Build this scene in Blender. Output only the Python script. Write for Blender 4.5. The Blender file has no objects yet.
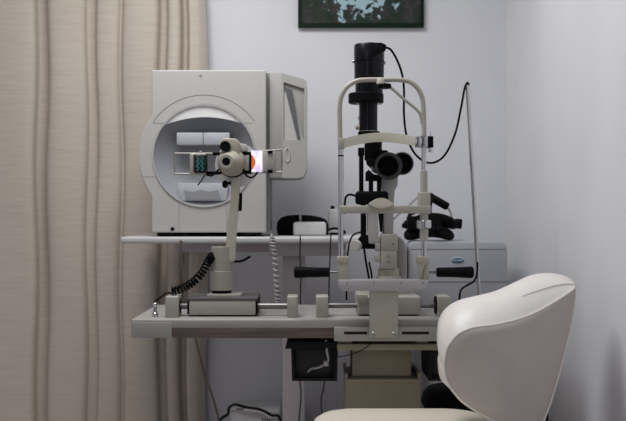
import bpy, bmesh, math, random
from mathutils import Vector, Matrix
random.seed(4)
S = bpy.context.scene
COL = S.collection
PI = math.pi

# ------------------------------------------------------------------ camera frame
H = 1.10            # camera height
F = 950.0           # focal length in pixels (626 wide)
def X(px, Y): return (px - 313.0) / F * Y
def Z(py, Y): return H - (py - 210.5) / F * Y
def P(px, py, Y): return Vector((X(px, Y), Y, Z(py, Y)))
def L(n, Y): return n / F * Y

# ------------------------------------------------------------------ materials
def mat(name, rgb, rough=0.5, metal=0.0, noise=0.06, scale=30.0, bump=0.0, bscale=200.0, emit=None, estr=0.0, coat=0.0, spec=None):
    m = bpy.data.materials.new(name); m.use_nodes = True
    nt = m.node_tree; N = nt.nodes; b = N['Principled BSDF']
    tc = N.new('ShaderNodeTexCoord')
    nz = N.new('ShaderNodeTexNoise'); nz.inputs['Scale'].default_value = scale; nz.inputs['Detail'].default_value = 4
    nt.links.new(tc.outputs['Object'], nz.inputs['Vector'])
    rp = N.new('ShaderNodeValToRGB')
    e = rp.color_ramp.elements
    e[0].position = .3; e[1].position = .7
    e[0].color = (*[c * (1 - noise) for c in rgb], 1); e[1].color = (*[min(1, c * (1 + noise)) for c in rgb], 1)
    nt.links.new(nz.outputs['Fac'], rp.inputs['Fac'])
    nt.links.new(rp.outputs['Color'], b.inputs['Base Color'])
    b.inputs['Roughness'].default_value = rough; b.inputs['Metallic'].default_value = metal
    b.inputs['Coat Weight'].default_value = coat
    if spec is not None: b.inputs['Specular IOR Level'].default_value = spec
    if bump:
        n2 = N.new('ShaderNodeTexNoise'); n2.inputs['Scale'].default_value = bscale
        nt.links.new(tc.outputs['Object'], n2.inputs['Vector'])
        bp = N.new('ShaderNodeBump'); bp.inputs['Strength'].default_value = bump; bp.inputs['Distance'].default_value = .002
        nt.links.new(n2.outputs['Fac'], bp.inputs['Height']); nt.links.new(bp.outputs['Normal'], b.inputs['Normal'])
    if emit:
        b.inputs['Emission Color'].default_value = (*emit, 1); b.inputs['Emission Strength'].default_value = estr
    return m

M = {}
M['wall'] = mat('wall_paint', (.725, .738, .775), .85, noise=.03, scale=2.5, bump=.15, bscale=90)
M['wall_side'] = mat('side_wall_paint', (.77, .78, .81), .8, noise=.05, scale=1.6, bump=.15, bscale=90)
M['ceiling'] = mat('ceiling_paint', (.8, .8, .8), .9)
M['floor'] = mat('floor_tile', (.54, .46, .475), .4)
M['cream'] = mat('cream_enamel', (.42, .405, .355), .38, noise=.03)
M['ivory'] = mat('ivory_plastic', (.42, .40, .325), .42, noise=.04)
M['band'] = mat('band_plastic', (.66, .64, .53), .45, noise=.03)
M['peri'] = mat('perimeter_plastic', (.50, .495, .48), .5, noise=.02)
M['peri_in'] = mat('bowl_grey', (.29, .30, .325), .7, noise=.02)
M['peri_lip'] = mat('bowl_lip', (.90, .90, .90), .5, noise=.02)  # brightness of the lit crescent at the bowl's top, put into the colour
M['peri_dark'] = mat('monitor_side_grey', (.37, .365, .345), .5, noise=.02)
M['monitor_grey'] = mat('monitor_front_grey', (.41, .405, .39), .5, noise=.02)
M['tray'] = mat('clear_tray', (.47, .50, .55), .3, noise=.03)
M['seam'] = mat('seam_grey', (.22, .22, .22), .7)
M['black'] = mat('black_plastic', (.006, .006, .007), .5, noise=.2, spec=.05)
M['black_gloss'] = mat('black_gloss', (.006, .0055, .009), .24, noise=.2, spec=.2)
M['blackfab'] = mat('black_fabric', (.007, .007, .008), .8, noise=.3, spec=.15, bump=.4, bscale=400)
M['chrome'] = mat('chrome', (.62, .62, .64), .16, 1.0, noise=.02)
M['steel'] = mat('brushed_steel', (.50, .49, .47), .35, 1.0, noise=.08)
M['dark_steel'] = mat('dark_steel', (.24, .235, .225), .38, 1.0, noise=.08)
M['bar'] = mat('grey_bar', (.46, .45, .47), .45, .35, noise=.03)
M['table'] = mat('table_laminate', (.37, .36, .34), .42, noise=.03)
M['khaki'] = mat('khaki_steel', (.33, .295, .215), .5, noise=.04)
M['khaki_dark'] = mat('khaki_rim', (.10, .09, .075), .5)
M['rubber'] = mat('dark_rubber', (.012, .012, .012), .7, spec=.2)
M['dark_case'] = mat('dark_grey_case', (.035, .034, .036), .5, spec=.3)
M['lid_grey'] = mat('lid_grey', (.10, .097, .09), .45)
M['desk'] = mat('desk_laminate', (.56, .55, .56), .4, noise=.03)
M['deskleg'] = mat('desk_frame_paint', (.52, .48, .49), .5, noise=.03)
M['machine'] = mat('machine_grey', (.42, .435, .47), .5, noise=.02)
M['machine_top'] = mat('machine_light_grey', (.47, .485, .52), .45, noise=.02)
M['badge'] = mat('badge_blue', (.05, .10, .17), .4)
M['badge_ring'] = mat('badge_silver', (.45, .52, .58), .4)
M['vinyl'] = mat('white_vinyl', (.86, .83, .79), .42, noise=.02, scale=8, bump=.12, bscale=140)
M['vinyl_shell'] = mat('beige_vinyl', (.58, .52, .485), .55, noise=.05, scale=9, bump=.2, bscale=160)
M['seat_vinyl'] = mat('cream_vinyl', (.78, .73, .62), .45, noise=.02, scale=8, bump=.12, bscale=140)
M['brown'] = mat('brown_cable', (.19, .155, .13), .6)
M['greycord'] = mat('grey_cord', (.42, .41, .41), .5)
M['whitebox'] = mat('white_case', (.68, .68, .68), .5, noise=.03)
M['blue'] = mat('blue_card', (.07, .13, .42), .6)
M['frame'] = mat('dark_green_frame', (.005, .018, .008), .45, spec=.1)

def weave_mat():
    m = bpy.data.materials.new('curtain_weave'); m.use_nodes = True
    nt = m.node_tree; N = nt.nodes; b = N['Principled BSDF']
    tc = N.new('ShaderNodeTexCoord'); mp = N.new('ShaderNodeMapping'); mp.inputs['Scale'].default_value = (6, 6, 130)
    nt.links.new(tc.outputs['Object'], mp.inputs['Vector'])
    nz = N.new('ShaderNodeTexNoise'); nz.inputs['Scale'].default_value = 1.4; nz.inputs['Detail'].default_value = 5
    nt.links.new(mp.outputs['Vector'], nz.inputs['Vector'])
    rp = N.new('ShaderNodeValToRGB'); e = rp.color_ramp.elements
    e[0].position = .3; e[1].position = .72
    e[0].color = (.52, .468, .40, 1); e[1].color = (.595, .54, .465, 1)
    nt.links.new(nz.outputs['Fac'], rp.inputs['Fac']); nt.links.new(rp.outputs['Color'], b.inputs['Base Color'])
    b.inputs['Roughness'].default_value = .9
    bp = N.new('ShaderNodeBump'); bp.inputs['Strength'].default_value = .3; bp.inputs['Distance'].default_value = .002
    nt.links.new(nz.outputs['Fac'], bp.inputs['Height']); nt.links.new(bp.outputs['Normal'], b.inputs['Normal'])
    return m
M['curtain'] = weave_mat()

def wood_mat():
    m = bpy.data.materials.new('brown_edge_wood'); m.use_nodes = True
    nt = m.node_tree; N = nt.nodes; b = N['Principled BSDF']
    tc = N.new('ShaderNodeTexCoord'); mp = N.new('ShaderNodeMapping'); mp.inputs['Scale'].default_value = (3, 20, 60)
    nt.links.new(tc.outputs['Object'], mp.inputs['Vector'])
    nz = N.new('ShaderNodeTexNoise'); nz.inputs['Scale'].default_value = 2; nz.inputs['Detail'].default_value = 6
    nt.links.new(mp.outputs['Vector'], nz.inputs['Vector'])
    rp = N.new('ShaderNodeValToRGB'); e = rp.color_ramp.elements
    e[0].position = .3; e[1].position = .75
    e[0].color = (.085, .062, .05, 1); e[1].color = (.20, .165, .145, 1)
    nt.links.new(nz.outputs['Fac'], rp.inputs['Fac']); nt.links.new(rp.outputs['Color'], b.inputs['Base Color'])
    b.inputs['Roughness'].default_value = .3
    return m
M['wood'] = wood_mat()

def landscape_mat():
    # a painted landscape: dark trees, foliage, a pale blue patch of water and sky
    m = bpy.data.materials.new('landscape_print'); m.use_nodes = True
    nt = m.node_tree; N = nt.nodes; b = N['Principled BSDF']
    tc = N.new('ShaderNodeTexCoord')
    n1 = N.new('ShaderNodeTexNoise'); n1.inputs['Scale'].default_value = 17; n1.inputs['Detail'].default_value = 6; n1.inputs['Roughness'].default_value = .7
    nt.links.new(tc.outputs['Object'], n1.inputs['Vector'])
    trees = N.new('ShaderNodeValToRGB'); e = trees.color_ramp.elements
    e[0].position = .32; e[0].color = (.012, .035, .018, 1); e[1].position = .7; e[1].color = (.085, .068, .08, 1)
    x = trees.color_ramp.elements.new(.52); x.color = (.035, .04, .036, 1)
    nt.links.new(n1.outputs['Fac'], trees.inputs['Fac'])
    # radial patch around the middle of the print, low down
    mp = N.new('ShaderNodeMapping'); mp.inputs['Location'].default_value = (.010, 0, .030); mp.inputs['Scale'].default_value = (5.2, 1, 6.0)
    nt.links.new(tc.outputs['Object'], mp.inputs['Vector'])
    ln = N.new('ShaderNodeVectorMath'); ln.operation = 'LENGTH'
    nt.links.new(mp.outputs['Vector'], ln.inputs[0])
    n2 = N.new('ShaderNodeTexNoise'); n2.inputs['Scale'].default_value = 30; n2.inputs['Detail'].default_value = 5
    nt.links.new(tc.outputs['Object'], n2.inputs['Vector'])
    ad = N.new('ShaderNodeMath'); ad.operation = 'MULTIPLY_ADD'; ad.inputs[1].default_value = 2.6; ad.inputs[2].default_value = -1.3
    nt.links.new(n2.outputs['Fac'], ad.inputs[0])
    sm = N.new('ShaderNodeMath'); sm.operation = 'ADD'
    nt.links.new(ln.outputs['Value'], sm.inputs[0]); nt.links.new(ad.outputs[0], sm.inputs[1])
    mask = N.new('ShaderNodeValToRGB'); me = mask.color_ramp.elements
    me[0].position = .50; me[0].color = (1, 1, 1, 1); me[1].position = .66; me[1].color = (0, 0, 0, 1)
    nt.links.new(sm.outputs[0], mask.inputs['Fac'])
    mx = N.new('ShaderNodeMix'); mx.data_type = 'RGBA'
    nt.links.new(mask.outputs['Color'], mx.inputs['Factor'])
    nt.links.new(trees.outputs['Color'], mx.inputs['A'])
    mx.inputs['B'].default_value = (.36, .52, .58, 1)
    nt.links.new(mx.outputs['Result'], b.inputs['Base Color'])
    b.inputs['Roughness'].default_value = .6; b.inputs['Specular IOR Level'].default_value = .12
    return m
M['landscape'] = landscape_mat()

def wave_screen():
    m = bpy.data.materials.new('green_wave_screen'); m.use_nodes = True
    b = m.node_tree.nodes['Principled BSDF']
    b.inputs['Base Color'].default_value = (.01, .012, .014, 1); b.inputs['Roughness'].default_value = .25
    return m
M['screen'] = wave_screen()
M['green'] = mat('green_mire_line', (.0, .2, .15), .5, emit=(.04, .7, .52), estr=.16)
def mire_mat():
    m = bpy.data.materials.new('lit_mire'); m.use_nodes = True
    nt = m.node_tree; N = nt.nodes; b = N['Principled BSDF']
    tc = N.new('ShaderNodeTexCoord'); nz = N.new('ShaderNodeTexNoise'); nz.inputs['Scale'].default_value = 45
    nt.links.new(tc.outputs['Object'], nz.inputs['Vector'])
    rp = N.new('ShaderNodeValToRGB'); e = rp.color_ramp.elements
    e[0].position = .35; e[0].color = (.42, .40, .85, 1); e[1].position = .55; e[1].color = (1, .93, 1, 1); x = rp.color_ramp.elements.new(.45); x.color = (.85, .62, .92, 1)
    nt.links.new(nz.outputs['Fac'], rp.inputs['Fac']); nt.links.new(rp.outputs['Color'], b.inputs['Emission Color'])
    b.inputs['Base Color'].default_value = (.6, .6, .7, 1); b.inputs['Emission Strength'].default_value = 1.25
    return m
M['mire'] = mire_mat()
M['orange'] = mat('orange_mire', (.6, .15, .03), .5, emit=(1, .22, .04), estr=.5)
M['lcd'] = mat('dark_monitor_glass', (.12, .125, .13), .3)

# ------------------------------------------------------------------ mesh builder
def crv(pts, n=6, closed=False):
    """Catmull-Rom through the points."""
    pts = [Vector(p) for p in pts]; out = []; k = len(pts)
    rng = range(k if closed else k - 1)
    for i in rng:
        if closed: a, b, c, d = pts[i-1], pts[i], pts[(i+1) % k], pts[(i+2) % k]
        else: a, b, c, d = pts[max(i-1, 0)], pts[i], pts[i+1], pts[min(i+2, k-1)]
        for j in range(n):
            t = j / n
            out.append(.5 * ((2*b) + (c-a)*t + (2*a-5*b+4*c-d)*t*t + (3*b-a-3*c+d)*t*t*t))
    if not closed: out.append(pts[-1])
    return out

class MB:
    def __init__(s): s.bm = bmesh.new()
    def _bevel(s, verts, w, seg, edges=None):
        if w <= 0: return
        if edges is None:
            edges = list({e for v in verts for e in v.link_edges})
        bmesh.ops.bevel(s.bm, geom=edges, offset=w, segments=seg, profile=.5, affect='EDGES', clamp_overlap=True)
    def box(s, a, b, bev=.002, seg=2):
        a = Vector(a); b = Vector(b)
        lo = Vector([min(a[i], b[i]) for i in range(3)]); hi = Vector([max(a[i], b[i]) for i in range(3)])
        vs = [s.bm.verts.new((x, y, z)) for x in (lo.x, hi.x) for y in (lo.y, hi.y) for z in (lo.z, hi.z)]
        for f in ((0,1,3,2), (4,6,7,5), (0,4,5,1), (2,3,7,6), (0,2,6,4), (1,5,7,3)):
            s.bm.faces.new([vs[i] for i in f])
        bev = min(bev, .45 * min(hi - lo))
        s._bevel(vs, bev, seg); return s
    def pbox(s, x0, y0, x1, y1, Y, depth, bev=.002, seg=2):
        """box whose front face at distance Y spans the given frame rectangle"""
        return s.box((X(x0, Y), Y, Z(y0, Y)), (X(x1, Y), Y + depth, Z(y1, Y)), bev, seg)
    def prism(s, poly, y0, y1, bev=0, seg=2):
        """poly: list of (x,z), extruded along Y"""
        f = [s.bm.verts.new((x, y0, z)) for x, z in poly]; g = [s.bm.verts.new((x, y1, z)) for x, z in poly]
        s.bm.faces.new(f); s.bm.faces.new(g[::-1]); n = len(poly)
        for i in range(n): s.bm.faces.new((f[i], g[i], g[(i+1) % n], f[(i+1) % n]))
        s._bevel(f + g, bev, seg); return s
    def pprism(s, pts, Y, depth, bev=0, seg=2):
        return s.prism([(X(a, Y), Z(b, Y)) for a, b in pts], Y, Y + depth, bev, seg)
    def ring_prism(s, outer, inner, y0, y1):
        n = len(outer)
        o0 = [s.bm.verts.new((x, y0, z)) for x, z in outer]; i0 = [s.bm.verts.new((x, y0, z)) for x, z in inner]
        o1 = [s.bm.verts.new((x, y1, z)) for x, z in outer]; i1 = [s.bm.verts.new((x, y1, z)) for x, z in inner]
        for k in range(n):
            j = (k + 1) % n
            s.bm.faces.new((o0[k], o0[j], i0[j], i0[k])); s.bm.faces.new((o1[k], i1[k], i1[j], o1[j]))
            s.bm.faces.new((o0[k], o1[k], o1[j], o0[j])); s.bm.faces.new((i0[k], i0[j], i1[j], i1[k]))
        return s
    def lathe(s, a, b, prof, n=32, caps=True):
        """prof: list of (t along a->b as length in metres, radius)"""
        a = Vector(a); b = Vector(b); d = (b - a).normalized()
        u = d.orthogonal().normalized(); v = d.cross(u)
        rings = []
        for t, r in prof:
            c = a + d * t
            if r < 1e-6: rings.append([s.bm.verts.new(c)])
            else: rings.append([s.bm.verts.new(c + u * r * math.cos(2*PI*k/n) + v * r * math.sin(2*PI*k/n)) for k in range(n)])
        for q in range(len(rings) - 1):
            A, B = rings[q], rings[q+1]
            for k in range(n):
                j = (k+1) % n
                if len(A) == 1 and len(B) == 1: continue
                if len(A) == 1: s.bm.faces.new((A[0], B[j], B[k]))
                elif len(B) == 1: s.bm.faces.new((A[k], A[j], B[0]))
                else: s.bm.faces.new((A[k], A[j], B[j], B[k]))
        for R, rev in ((rings[0], True), (rings[-1], False)):
            if caps and len(R) > 2: s.bm.faces.new(R[::-1] if rev else R)
        return s
    def cyl(s, a, b, r, r2=None, n=28, bev=.0015):
        a = Vector(a); b = Vector(b); l = (b - a).length; r2 = r if r2 is None else r2
        e = min(bev, l * .3, r * .5, r2 * .5)
        return s.lathe(a, b, [(0, r - e), (e, r), (l - e, r2), (l, r2 - e)], n)
    def tube(s, pts, r, n=10, closed=False, r2=None):
        pts = [Vector(p) for p in pts]; k = len(pts); rings = []
        t0 = (pts[1] - pts[0]).normalized(); u = t0.orthogonal().normalized()
        for i, p in enumerate(pts):
            if closed: t = (pts[(i+1) % k] - pts[i-1]).normalized()
            else: t = (pts[min(i+1, k-1)] - pts[max(i-1, 0)]).normalized()
            u = (u - t * u.dot(t)).normalized(); v = t.cross(u)
            rr = r if r2 is None else r + (r2 - r) * i / (k - 1)
            rings.append([s.bm.verts.new(p + rr * (u * math.cos(2*PI*q/n) + v * math.sin(2*PI*q/n))) for q in range(n)])
        for i in range(k if closed else k - 1):
            A, B = rings[i], rings[(i+1) % k]
            for q in range(n): s.bm.faces.new((A[q], A[(q+1) % n], B[(q+1) % n], B[q]))
        if not closed:
            s.bm.faces.new(rings[0][::-1]); s.bm.faces.new(rings[-1])
        return s
    def ell(s, c, rx, ry, rz, n=24, m=14):
        c = Vector(c); d = bmesh.ops.create_uvsphere(s.bm, u_segments=n, v_segments=m, radius=1)
        for v in d['verts']: v.co = Vector((v.co.x * rx, v.co.y * ry, v.co.z * rz)) + c
        return s
    def strip(s, rails, closed=True):
        """grid of loops (each a list of Vectors)"""
        R = [[s.bm.verts.new(p) for p in r] for r in rails]
        for a in range(len(R) - 1):
            n = len(R[a])
            for k in range(n if closed else n - 1):
                j = (k + 1) % n
                s.bm.faces.new((R[a][k], R[a][j], R[a+1][j], R[a+1][k]))
        return R
    def build(s, name, m, parent=None, smooth=40):
        bmesh.ops.recalc_face_normals(s.bm, faces=s.bm.faces)
        lo = Vector([min(v.co[i] for v in s.bm.verts) for i in range(3)]); hi = Vector([max(v.co[i] for v in s.bm.verts) for i in range(3)])
        c = (lo + hi) / 2
        if parent is None: c.z = lo.z
        for v in s.bm.verts: v.co -= c
        me = bpy.data.meshes.new(name); s.bm.to_mesh(me); s.bm.free()
        me.materials.append(M[m])
        for p in me.polygons: p.use_smooth = True
        me.set_sharp_from_angle(angle=math.radians(smooth))
        o = bpy.data.objects.new(name, me); COL.objects.link(o)
        W[o.name] = c
        if parent is not None:
            o.parent = parent; o.location = c - W[parent.name]
        else: o.location = c
        return o
W = {}
def thing(name, loc, label, cat, group=None):
    o = bpy.data.objects.new(name, None); COL.objects.link(o); o.empty_display_size = .05
    o.location = loc; W[o.name] = Vector(loc); tag(o, label, cat, group); return o
def tag(o, label, cat, group=None, kind=None):
    o['label'] = label; o['category'] = cat
    if group: o['group'] = group
    if kind: o['kind'] = kind
    return o
def structure(o): o['kind'] = 'structure'; return o
def lbl(o, t): o['label'] = t; return o

# ------------------------------------------------------------------ the room
YW = 4.06; XR = X(506, YW); XL = -2.6; CE = 2.7; Y0 = -1.6
structure(MB().box((XL, YW, 0), (XR + .1, YW + .1, CE), 0).build('wall_back', 'wall'))
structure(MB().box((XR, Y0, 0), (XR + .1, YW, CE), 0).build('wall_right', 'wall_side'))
structure(MB().box((XL - .1, Y0, 0), (XL, YW + .1, CE), 0).build('wall_left', 'wall'))
structure(MB().box((XL - .1, Y0, -.1), (XR + .1, YW + .1, 0), 0).build('floor', 'floor'))
structure(MB().box((XL - .1, Y0, CE), (XR + .1, YW + .1, CE + .1), 0).build('ceiling', 'ceiling'))

# curtain: one hanging cloth with deep folds
YC = 3.955
folds = [(-150, .02), (-120, .075), (-95, .0), (-70, .0), (-56, .07), (-44, .07), (-36, .005), (-15, -.008), (10, -.012), (27, -.008), (33, .012), (35, .075), (44, .08), (48, .015), (55, -.012), (68, -.018), (80, -.008),
         (84.5, .012), (86.5, .05), (95, .045), (98.5, .0), (106, -.012), (114, -.006), (117.5, .008), (119.5, .032), (122, .028), (125.5, .0), (135, -.012), (147, -.008), (155, .012), (158, .075), (164, .078), (167.5, .01), (173, -.006), (178, .008),
         (180.5, .07), (185, .07), (188.5, .0), (194, -.004), (199, .01), (205, .06)]
cs = crv([(X(a, YC), YC + d * .75, 0) for a, d in folds], 6)
mb = MB(); rails = []
for i in range(25):
    t = i / 24; z = .03 + (CE - .05) * t
    rails.append([Vector((p.x + .006 * math.sin(7 * z + p.x * 9), min(YW - .012, p.y + .006 * math.sin(3.1 * z + p.x * 11)), z)) for p in cs])
mb.strip(rails, closed=False)
cu = mb.build('curtain', 'curtain', smooth=80)
sd = cu.modifiers.new('cloth', 'SOLIDIFY'); sd.thickness = .004; sd.offset = 0
tag(cu, 'long beige woven curtain hanging in folds beside the white bowl instrument', 'curtain')

# framed picture
yp = YW - .025
pt = thing('framed_picture', (X(361, YW), YW - .01, Z(26, YW)), 'dark framed landscape print of trees and pale water on the back wall', 'picture')
x0, x1 = X(298, yp), X(424, yp); zb = Z(27, yp); zt = zb + .36
fw = .013
MB().ring_prism([(x0, zb), (x1, zb), (x1, zt), (x0, zt)], [(x0+fw, zb+fw+.004), (x1-fw, zb+fw+.004), (x1-fw, zt-fw), (x0+fw, zt-fw)], yp, YW - .001).build('picture_frame', 'frame', pt)
MB().box((x0+fw-.002, yp + .008, zb+fw), (x1-fw+.002, yp + .014, zt-fw+.002), 0).build('print', 'landscape', pt)

# ------------------------------------------------------------------ instrument table
YT = 2.85; YTB = 3.30; ZT = Z(319.5, YT)
xl, xr = X(131, YT), X(541, YT)
T = thing('instrument_table', (X(383, 3.05), 3.06, 0), 'long cream instrument table with brown edge strip carrying the two eye instruments', 'table')
MB().box((xl, YT, ZT - .026), (xr, YTB, ZT), .004, 3).build('tabletop', 'table', T)
MB().box((X(172.5, YT), YT + .002, ZT - .056), (X(500, YT), YT + .03, ZT - .024), .001).build('edge_strip', 'wood', T)
MB().box((xl + .001, YT - .001, Z(338, YT)), (X(172, YT), YT + .12, ZT - .006), .004, 3).build('corner_cap', 'table', T)
MB().box((X(500, YT), YT - .001, Z(338, YT)), (xr - .001, YT + .12, ZT - .006), .004, 3).build('corner_cap', 'table', T)
# undercarriage
sp = MB().box((X(334, 2.835), 2.828, Z(341, 2.835)), (X(437.5, 2.835), 2.85, Z(327, 2.835)), .002).build('slide_plate', 'table', T)
for a, b in ((344, 367), (402, 429)):
    MB().box((X(a, 2.828), 2.8265, Z(334.3, 2.828)), (X(b, 2.828), 2.832, Z(331.6, 2.828)), .001).build('slot', 'rubber', sp)
MB().box((X(337, 2.9), 2.88, Z(349.5, 2.9)), (X(480, 2.9), 2.95, Z(343, 2.9)), .003).box((X(338, 2.9), 2.89, Z(343, 2.9)), (X(352, 2.9), 2.98, ZT - .026), .002).box((X(416, 2.9), 2.89, Z(343, 2.9)), (X(428, 2.9), 2.98, ZT - .026), .002).build('cross_beam', 'khaki', T)
MB().box((X(336, 2.95), 2.94, Z(343, 2.95)), (X(432, 2.95), 3.2, ZT - .026), .002).build('lift_housing', 'rubber', T)
MB().box((X(352, 2.97), 2.97, .45), (X(411, 2.97), 3.13, Z(343, 2.95) + .004), .004).build('inner_column', 'khaki', T)
yc = 2.945
zc = Z(379, yc)
oc = MB().box((X(345.5, yc), yc, .05), (X(420.5, yc), 3.16, zc), .004).build('outer_column', 'khaki', T)
MB().box((X(345, yc), yc - .003, zc - .012), (X(421, yc), yc + .01, zc), .002).box((X(345, yc), yc, zc), (X(348, yc), 3.16, zc + .018), .002).box((X(418, yc), yc, zc), (X(421, yc), 3.16, zc + .018), .002).build('column_collar', 'khaki', T)
MB().box((X(349, yc), yc + .004, zc - .001), (X(417, yc), 3.155, zc + .005), .001).build('collar_seal', 'khaki_dark', T)
MB().box((X(330, 3.05), 2.78, .0), (X(430, 3.05), 3.17, .05), .01, 3).build('foot', 'khaki', T)
# under-table power boxes, left and right
def power_box(x0, x1):
    y = 2.92
    b = MB().ring_prism([(X(x0+5, y), Z(381, y)), (X(x1-1, y), Z(381, y)), (X(x1, y), Z(347, y)), (X(x0+4, y), Z(347, y))],
                        [(X(x0+8, y), Z(378, y)), (X(x1-4, y), Z(378, y)), (X(x1-4, y), Z(350, y)), (X(x0+7, y), Z(350, y))], y, y + .20)
    b.box((X(x0+5, y), y + .19, Z(380, y)), (X(x1-1, y), y + .205, Z(348, y)), .001)
    bi = MB().box((X(x0+7, y), y + .03, Z(379, y)), (X(x1-3, y), y + .19, Z(349, y)), .006)
    bx = b.build('power_box', 'rubber', T); bi.build('inner_case', 'dark_case', bx)
    lid = MB().pprism([(x0 - 2, 349), (x0 + 2, 341), (x1 + 2, 342), (x1 + 2, 348)], y - .02, .22, .002).build('box_lid', 'rubber', bx)
    MB().box((X(x0+2, y), y, Z(342, y)), (X(x1, y), y + .18, ZT - .026), .002).build('box_hanger', 'rubber', bx)
    return bx
pb = power_box(287, 338); lbl(pb, 'open black power box hanging under the left of the column')
MB().tube(crv([P(326, 340, 2.905), P(327, 352, 2.905), P(328, 361, 2.91), P(320, 367, 2.915), P(311, 369, 2.935), P(308, 372, 2.945)], 6), .0035).cyl(P(326, 366, 2.9), P(326, 361, 2.9), .008).build('hose', 'greycord', pb)
pb2 = power_box(424, 476); lbl(pb2, 'black power box under the right of the column')
# guide rod with its brackets, and the small socket post
for a, b, bl in ((165, 178, 0), (287, 297.5, 0), (316, 328.5, 0), (438.5, 451, 0)):
    MB().box((X(a, 2.90), 2.90, ZT), (X(b, 2.90), 2.985, Z(296.5, 2.90)), .004, 3).build('rod_bracket', 'cream', T)
MB().cyl(P(177, 306, 2.955), P(289, 306, 2.955), L(3.0, 2.93), n=20).build('guide_rod', 'dark_steel', T)
MB().cyl(P(327, 305.5, 2.965), P(440, 305.5, 2.965), L(2.6, 2.93), n=20).build('guide_rod', 'dark_steel', T)
MB().cyl(P(434.5, 305, 2.955), P(438.6, 305, 2.955), L(9, 2.93), n=28).build('rod_collar', 'black', T)
MB().cyl(P(178, 306, 2.95), P(180.5, 306, 2.95), L(8, 2.925), n=24).build('rod_collar', 'black', T)
pz = P(155, 314, 2.93)
MB().cyl((pz.x, 2.93, ZT), (pz.x, 2.93, ZT + .012), .010).cyl((pz.x, 2.93, ZT + .012), (pz.x, 2.93, ZT + .034), .006).cyl((pz.x, 2.93, ZT + .034), (pz.x, 2.93, ZT + .042), .008).build('socket_post', 'chrome', T)

# ------------------------------------------------------------------ keratometer (left instrument)
YK = 2.925
K = thing('keratometer', (X(222, 3.03), 3.03, ZT), 'cream keratometer with glowing mire arms on the left of the instrument table', 'eye instrument')
MB().box((X(189, YK), YK, ZT + .005), (X(255.5, YK), YK + .168, Z(300.5, YK)), .003).build('carriage', 'cream', K)
MB().box((X(187, YK), YK + .003, Z(314.5, YK)), (X(189.3, YK), YK + .168, Z(299, YK)), .001).box((X(255.3, YK), YK + .003, Z(314.5, YK)), (X(257.4, YK), YK + .168, Z(299, YK)), .001).box((X(195, YK), YK + .02, ZT), (X(250, YK), YK + .14, ZT + .006), 0).build('carriage_trim', 'black', K)
yk = 3.045
MB().box((X(206.5, 2.99), 2.985, Z(298.6, YK)-.004), (X(241, 2.99), 3.10, Z(294.5, 2.985)), .003).build('foot_plate', 'cream', K)
MB().box((X(187, YK), YK - .001, Z(301, YK)), (X(257.4, YK), YK + .17, Z(298, YK)), .002).build('carriage_lid', 'lid_grey', K)
cx = X(221.5, yk)
MB().cyl((cx, yk, Z(295, yk)), (cx, yk, Z(289.5, yk)), L(10, yk)).build('swivel_ring', 'black', K)
MB().cyl((cx, yk, Z(290, yk)), (cx, yk, Z(270.2, yk)), L(11.3, yk), n=36, bev=.002).build('lower_pedestal', 'cream', K)
MB().cyl((cx, yk, Z(270.3, yk)), (cx, yk, Z(246.5, yk)), L(10, yk), n=36, bev=.002).build('upper_pedestal', 'cream', K)
MB().box((X(209.5, yk), yk - .012, Z(272, yk)), (X(213, yk), yk + .012, Z(262, yk)), .002).build('pedestal_clamp', 'cream', K)
# slanting neck
MB().pprism([(224.5, 262), (234.5, 262), (236.3, 226), (239, 198), (239.5, 172), (231, 172), (230.8, 196), (227, 226)], yk - .018, .042, .006, 3).build('neck', 'band', K)
MB().pprism([(238.5, 211), (241.5, 211), (242, 193), (239.2, 193)], yk - .012, .02, .001).build('neck_grip', 'black', K)
# head: disc, drum, eyepiece
yh = 3.0
def lth(a, b, prof, n=40): return MB().lathe(a, b, prof, n)
c0 = P(237, 165, yh + .05)
MB().cyl(c0, c0 + Vector((0, .012, 0)), L(22, yh+.05), n=56).build('head_disc', 'whitebox', K)
a = P(233.5, 162.5, yh + .03); b = P(226, 161.5, yh - .10)
lth(a, b, [(0, L(12, yh)), (.004, L(14, yh)), (.035, L(14, yh)), (.05, L(13.2, yh)), (.085, L(10, yh-.06)), (.105, L(7.6, yh-.1)), (.112, L(7.2, yh-.1))]).build('drum', 'ivory', K)
lth(a, b, [(.008, L(13, yh)), (.008, L(15.3, yh)), (.020, L(15.3, yh)), (.020, L(13, yh))]).build('drum_ring', 'black', K)
d = (b - a).normalized(); e0 = a + d * .112
ey = lth(e0, e0 + d, [(0, L(6.6, 2.9)), (0, L(7.4, 2.9)), (.014, L(7.4, 2.9)), (.017, L(7.0, 2.9)), (.017, L(4.2, 2.9)), (.004, L(3.6, 2.9)), (.004, .0)]).build('eyepiece', 'cream', K)
lth(e0, e0 + d, [(.0045, 0), (.0045, L(3.7, 2.9)), (.0165, L(4.1, 2.9)), (.0165, 0)]).build('eyepiece_opening', 'black', ey)
MB().pprism([(221, 154), (220.5, 141), (223, 138), (236, 138.5), (239, 142), (239.5, 154)], yh - .04, .09, .004, 3).build('prism_box', 'ivory', K)
MB().pprism([(239, 152), (239, 143), (247, 144.5), (247, 151)], yh - .01, .05, .003).build('side_box', 'peri', K)
k0 = P(225.7, 146.5, yh - .04)
kn = MB().cyl(k0, k0 + Vector((0, -.022, 0)), L(5, yh), n=30).build('focus_knob', 'black', K)
MB().cyl(k0 + Vector((0, -.008, 0)), P(218, 146.5, yh - .048), .0015, n=10).build('knob_pointer', 'black', kn)
k1 = P(225, 184.3, yh + .02)
MB().ell(k1, L(3, yh), .012, L(4, yh)).cyl(k1, P(233, 182, yh + .06), .004).build('lower_knob', 'black', K)
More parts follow.
